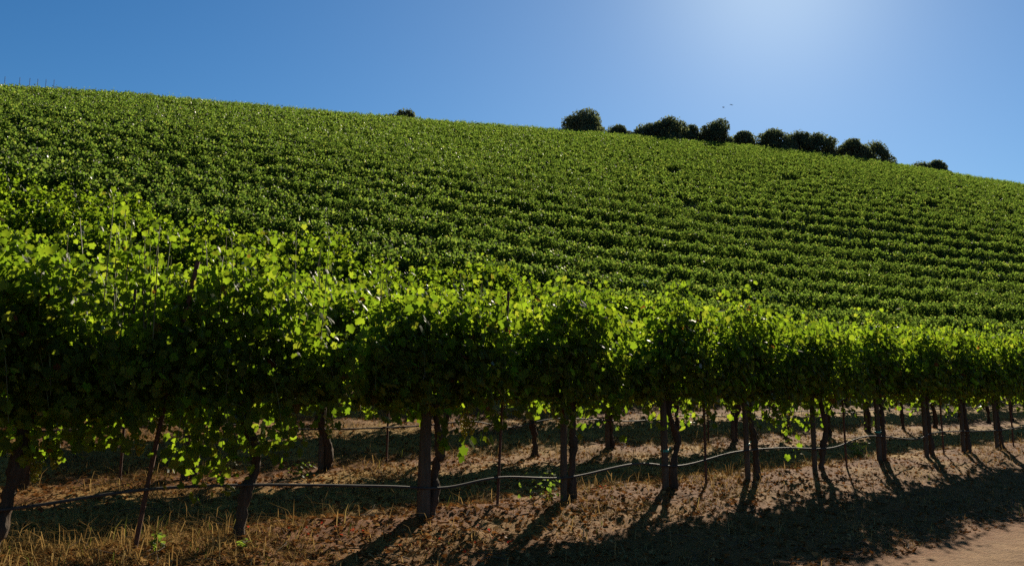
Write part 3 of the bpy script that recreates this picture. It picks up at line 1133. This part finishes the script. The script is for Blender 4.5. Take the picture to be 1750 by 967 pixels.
trees = [  # x0, x1, top, extra distance, name, label
    (664, 712, 181, 4, 'evergreen_tree', 'dome top of a dark tree peeking over the crest, leftmost of all trees'),
    (960, 1031, 183, 0, 'evergreen_tree', 'large lone dome-shaped dark tree, leftmost of the full crest trees'),
    (1028, 1078, 210, 1, 'shrub', 'low dark shrub between the lone dome tree and the next clump'),
    (1077, 1130, 206, 1, 'shrub', 'low bushy shrub leaning on the left of the domed clump tree'),
    (1112, 1172, 193, 0, 'evergreen_tree', 'domed tallest tree in the middle clump on the crest'),
    (1158, 1198, 208, 2, 'shrub', 'low dark shrub filling the gap between two domed crest trees'),
    (1192, 1246, 202, 0, 'evergreen_tree', 'rounded upright tree closing the middle clump below the birds'),
    (1246, 1296, 219, 1, 'shrub', 'low rounded shrub at the left end of the long tree group'),
    (1284, 1348, 217, 0, 'evergreen_tree', 'broad flat-topped tree, left of three in the long group'),
    (1338, 1390, 217, 1, 'evergreen_tree', 'middle tree of the long group on the crest'),
    (1372, 1424, 221, 0, 'evergreen_tree', 'rounded tree at the right end of the long group'),
    (1427, 1478, 234, 0, 'evergreen_tree', 'left half tree of the separate pair on the right slope'),
    (1464, 1520, 235, 1, 'evergreen_tree', 'right half tree of the separate pair on the right slope'),
    (1552, 1592, 272, 1, 'shrub', 'small low shrub beside the last tree down the right slope'),
    (1582, 1619, 270, 0, 'evergreen_tree', 'small round tree, last on the right down the crest'),
]
for a, (x0, x1, yt, ex, nm, lab) in enumerate(trees):
    px = .5*(x0+x1)
    th = R(PITCH)
    b = -(yt-371)/1701
    dirv = np.array([(px-875)/1701, math.cos(th)-b*math.sin(th), math.sin(th)+b*math.cos(th)])
    az = math.atan2(dirv[0], dirv[1])
    q = crest_r(az)+ex
    x, y = math.sin(az)*q, math.cos(az)*q
    z = float(ground_z(np.array(x), np.array(y)))
    ztop = EYE + dirv[2]/math.hypot(dirv[0], dirv[1])*q
    h = max(1.2, ztop-z)
    rx = .5*(x1-x0)/1701*q*math.cos(az)*1.5
    t = thing(nm, (x, y, z), rng.random()*0)
    tag(t, lab, 'shrub' if nm == 'shrub' else 'tree', 'trees and shrubs on the crest')
    build('trunk', tree_trunk(700+a, h, .05*h), [M_TREEBARK], t)
    n = int(3500+420*rx*h)
    o = build('crown', crown_chunks(720+a, rx, rx*1.05, h*1.01, n, .2, 12 if nm == 'shrub' else 17), [M_TREE], t)

# ------------------------------------------------------------------ birds
def bird(seed, flap):
    P = np.array([(0, -.11, 0), (0, -.07, .004), (0, -.02, .008), (0, .04, .006), (0, .075, .014), (0, .10, .016), (0, .125, .012)])
    rad = [.006, .018, .034, .032, .022, .020, .003]
    V, F, cap = tube(smooth_path(P, 12), np.interp(np.linspace(0, 6, 12), range(7), rad), 8)
    ch = _two(V, F, cap, 0)
    for s in (-1, 1):   # wings with thickness
        top = np.array([(s*.02, .05, .02), (s*.10, .06, .03+flap*.5), (s*.24, .01, .01+flap), (s*.11, -.03, .025+flap*.5), (s*.02, -.04, .018)])
        bot = top-np.array([0, 0, .008])
        V = np.concatenate([top, bot])
        F4 = [[a, (a+1) % 5, 5+(a+1) % 5, 5+a] for a in range(5)]
        ch += [(V, np.array(F4), 0), (V, np.array([[0, 1, 3], [0, 3, 4], [1, 2, 3], [5, 8, 6], [5, 9, 8], [6, 8, 7]]), 0)]
    tail = np.array([(-.012, -.10, 0), (.012, -.10, 0), (.03, -.17, 0), (-.03, -.17, 0)])
    V = np.concatenate([tail, tail-np.array([0, 0, .006])])
    ch += [(V, np.array([[0, 1, 2, 3], [7, 6, 5, 4], [0, 4, 5, 1], [1, 5, 6, 2], [2, 6, 7, 3], [3, 7, 4, 0]]), 0)]
    return build('bird', ch, [M_BIRD], smooth=True)


for a, (px, py, rz, fl, lab) in enumerate([(1236, 184, 1.9, .05, 'tiny dark bird flying, lower of two above the crest trees'), (1250, 179.5, 2.3, -.03, 'tiny dark bird flying, higher of two above the crest trees')]):
    th = R(PITCH)
    b = -(py-371)/1701
    dv = np.array([(px-875)/1701, math.cos(th)-b*math.sin(th), math.sin(th)+b*math.cos(th)])
    o = bird(a, fl)
    o.location = tuple(dv*(95+4*a)+np.array([0, 0, EYE]))
    o.rotation_euler = (R(12), R(-14), rz)
    tag(o, lab, 'bird', 'birds in the sky')

# ------------------------------------------------------------------ ground cover
def scatter(n, vmin, vmax, rmax, azmin=-31, azmax=31):
    out = np.zeros((0, 2))
    while len(out) < n:
        # density falls with distance, as the litter gets too small to see
        r = np.exp(rng.uniform(math.log(4.5), math.log(rmax), n))
        a = np.radians(rng.uniform(azmin, azmax, n))
        x, y = np.sin(a)*r, np.cos(a)*r
        u, v = uv(x, y)
        k = (v > vmin+.25*(fbm(u*2, v*2, 77)-.5)) & (v < vmax)
        out = np.concatenate([out, np.column_stack([x, y])[k]])
    return out[:n]


# curled fallen leaves and mulch
q = scatter(48000, 3.9, 17, 26)
u, v = uv(q[:, 0], q[:, 1])
keep = rng.random(len(q)) < np.clip(1.2-.9*np.abs((np.mod(v-V0+1.5, 3)-1.5)/1.5)*fbm(u*.7, v*.7, 41)*1.6, .2, 1)
q = q[keep]
n = len(q)
z = ground_z(q[:, 0], q[:, 1])+rng.uniform(.002, .022, n)
P = np.column_stack([q, z])
N = np.column_stack([rng.normal(0, .5, n), rng.normal(0, .5, n), np.ones(n)])
S = rng.uniform(.014, .05, n)
V, F = leaves(P, N, rng.normal(0, 1, (n, 3)), S, False)
tag(build('leaf_litter', [(V, F, 0)], [M_LITTER]), 'brown fallen leaves and mulch on the ground under the vines', 'leaf litter', kind='stuff')

# red leaves in small drifts
P = []
for (uc, vc_, n_, s_) in [(5.0, 5.95, 16, .12), (4.75, 6.5, 20, .12), (5.75, 5.9, 16, .10), (8.15, 6.9, 12, .07), (3.0, 8.6, 18, .12), (4.4, 6.6, 12, .15), (13.5, 6.2, 6, .12)]:
    uu_ = rng.normal(uc, s_*1.4, n_)
    vv_ = rng.normal(vc_, s_, n_)
    x, y = xy(uu_, vv_)
    P.append(np.column_stack([x, y, ground_z(x, y)+rng.uniform(.01, .035, n_)]))
P = np.concatenate(P)
n = len(P)
N = np.column_stack([rng.normal(0, .6, n), rng.normal(0, .6, n), np.ones(n)])
V, F = leaves(P, N, rng.normal(0, 1, (n, 3)), rng.uniform(.013, .026, n), True)
tag(build('red_leaves', [(V, F, 0)], [M_RED]), 'scattered red fallen vine leaves on the brown ground', 'leaves', kind='stuff')

# dry grass
q = scatter(190000, 4.0, 20, 24)
u, v = uv(q[:, 0], q[:, 1])
off = np.abs(np.mod(v-V0+1.5, 3)-1.5)
clump = fbm(u*1.1, v*1.1, 51)*.75 + fbm(u*5, v*5, 55, 2)*.35 + .10*off
left = np.exp(-((u-2.3)/1.6)**2-((v-7.2)/1.0)**2)*.25
keep = rng.random(len(q)) < (.06+.94*sstep(.47, .70, clump+left))*(.25+.75*sstep(5.6, 6.6, v))
q = q[keep]
n = len(q)
u, v = uv(q[:, 0], q[:, 1])
z = ground_z(q[:, 0], q[:, 1])
tall = (rng.random(n) < .07) | (rng.random(n) < .16*np.exp(-((u-2.0)/1.3)**2-((v-7.0)/.7)**2))
hgt = np.where(tall, rng.uniform(.07, .22, n), rng.uniform(.02, .07, n))
th = rng.random(n)*2*np.pi
bend = np.where(tall, rng.uniform(.3, 1.9, n), rng.uniform(1.2, 3.2, n))*hgt
w = rng.uniform(.0018, .0042, n)
dx, dy = np.cos(th), np.sin(th)
px_, py_ = -dy, dx
b0 = np.column_stack([q, z-.01])
mid_ = b0+np.column_stack([dx*bend*.3, dy*bend*.3, hgt*.65])
tip = b0+np.column_stack([dx*bend, dy*bend, hgt*rng.uniform(.6, 1.05, n)])
wv = np.column_stack([px_*w, py_*w, np.zeros(n)])
V = np.stack([b0-wv, b0+wv, mid_+wv*.75, mid_-wv*.75, tip], 1).reshape(-1, 3)
bs = np.arange(n)[:, None]*5
V_, F4, F3 = V, bs+np.array([[0, 1, 2, 3]]), bs+np.array([[3, 2, 4]])
me_o = build('dry_grass', [(V, F4, 0)], [M_DRY])
# tips share the blade vertices
bpy.data.objects.remove(me_o)
V6 = np.stack([b0-wv, b0+wv, mid_+wv*.75, mid_-wv*.75, tip+wv*.12, tip-wv*.12], 1).reshape(-1, 3)
bs = np.arange(n)[:, None]*6
F = np.concatenate([bs+np.array([[0, 1, 2, 3]]), bs+np.array([[3, 2, 4, 5]])])
tag(build('dry_grass', [(V6, F, 0)], [M_DRY]), 'dry straw coloured grass between and under the vine rows', 'grass', kind='stuff')

# twigs and prunings
ch = []
q = scatter(420, 3.9, 14, 18)
for a, (x, y) in enumerate(q):
    L = rng.uniform(.08, .4)
    t = rng.random()*6.28
    z = float(ground_z(np.array(x), np.array(y)))
    P = smooth_path([(x, y, z+.01), (x+math.cos(t)*L*.5, y+math.sin(t)*L*.5, z+.02+rng.uniform(0, .05)), (x+math.cos(t+.4)*L, y+math.sin(t+.4)*L, z+rng.uniform(.01, .09))], 6)
    ch += tube_chunks(P, np.linspace(.005, .002, 6), 5, 0)
tag(build('twigs', ch, [M_STAKE]), 'dry twigs and prunings lying on the ground', 'twigs', kind='stuff')


def weed(seed, n, h):
    g = np.random.default_rng(seed)
    P = np.column_stack([g.normal(0, h*.35, n), g.normal(0, h*.35, n), g.uniform(.01, h, n)])
    N = P*np.array([1, 1, 0])*4+np.array([0, 0, .8])+g.normal(0, .4, (n, 3))
    V, F = leaves(P, N, P*np.array([1, 1, .3])+g.normal(0, .1, (n, 3)), g.uniform(.02, .05, n), False)
    r = thing('weed', (0, 0, 0))
    build('foliage', [(V, F, 0)], [M_WEED], r)
    for a in range(5):
        e = P[a]
        build('stem', tube_chunks([(0, 0, -.02), e*.6, e], .0022, 4, 0), [M_STEM], r)
    return r


for a, (u, v, n_, h_, lab) in enumerate([(7.25, 6.75, 60, .26, 'upright green weed beside the straight wooden stake'), (15.0, 7.4, 70, .2, 'low green weed patch right of the trunk with green tie'),
                                     (3.75, 6.35, 16, .08, 'tiny green weed at the foot of the sharply bent trunk'), (3.25, 6.6, 24, .12, 'small green weed right of the leaning rusty stake foot'),
                                     (6.1, 9.3, 60, .16, 'green weed patch at the second row behind the bent trunk'), (19.6, 9.3, 50, .25, 'green weed in the second row above the front hose on the right')]):
    o = weed(800+a, n_, h_)
    o.location = spot(u, v)
    tag(o, lab, 'weed', 'green weeds')
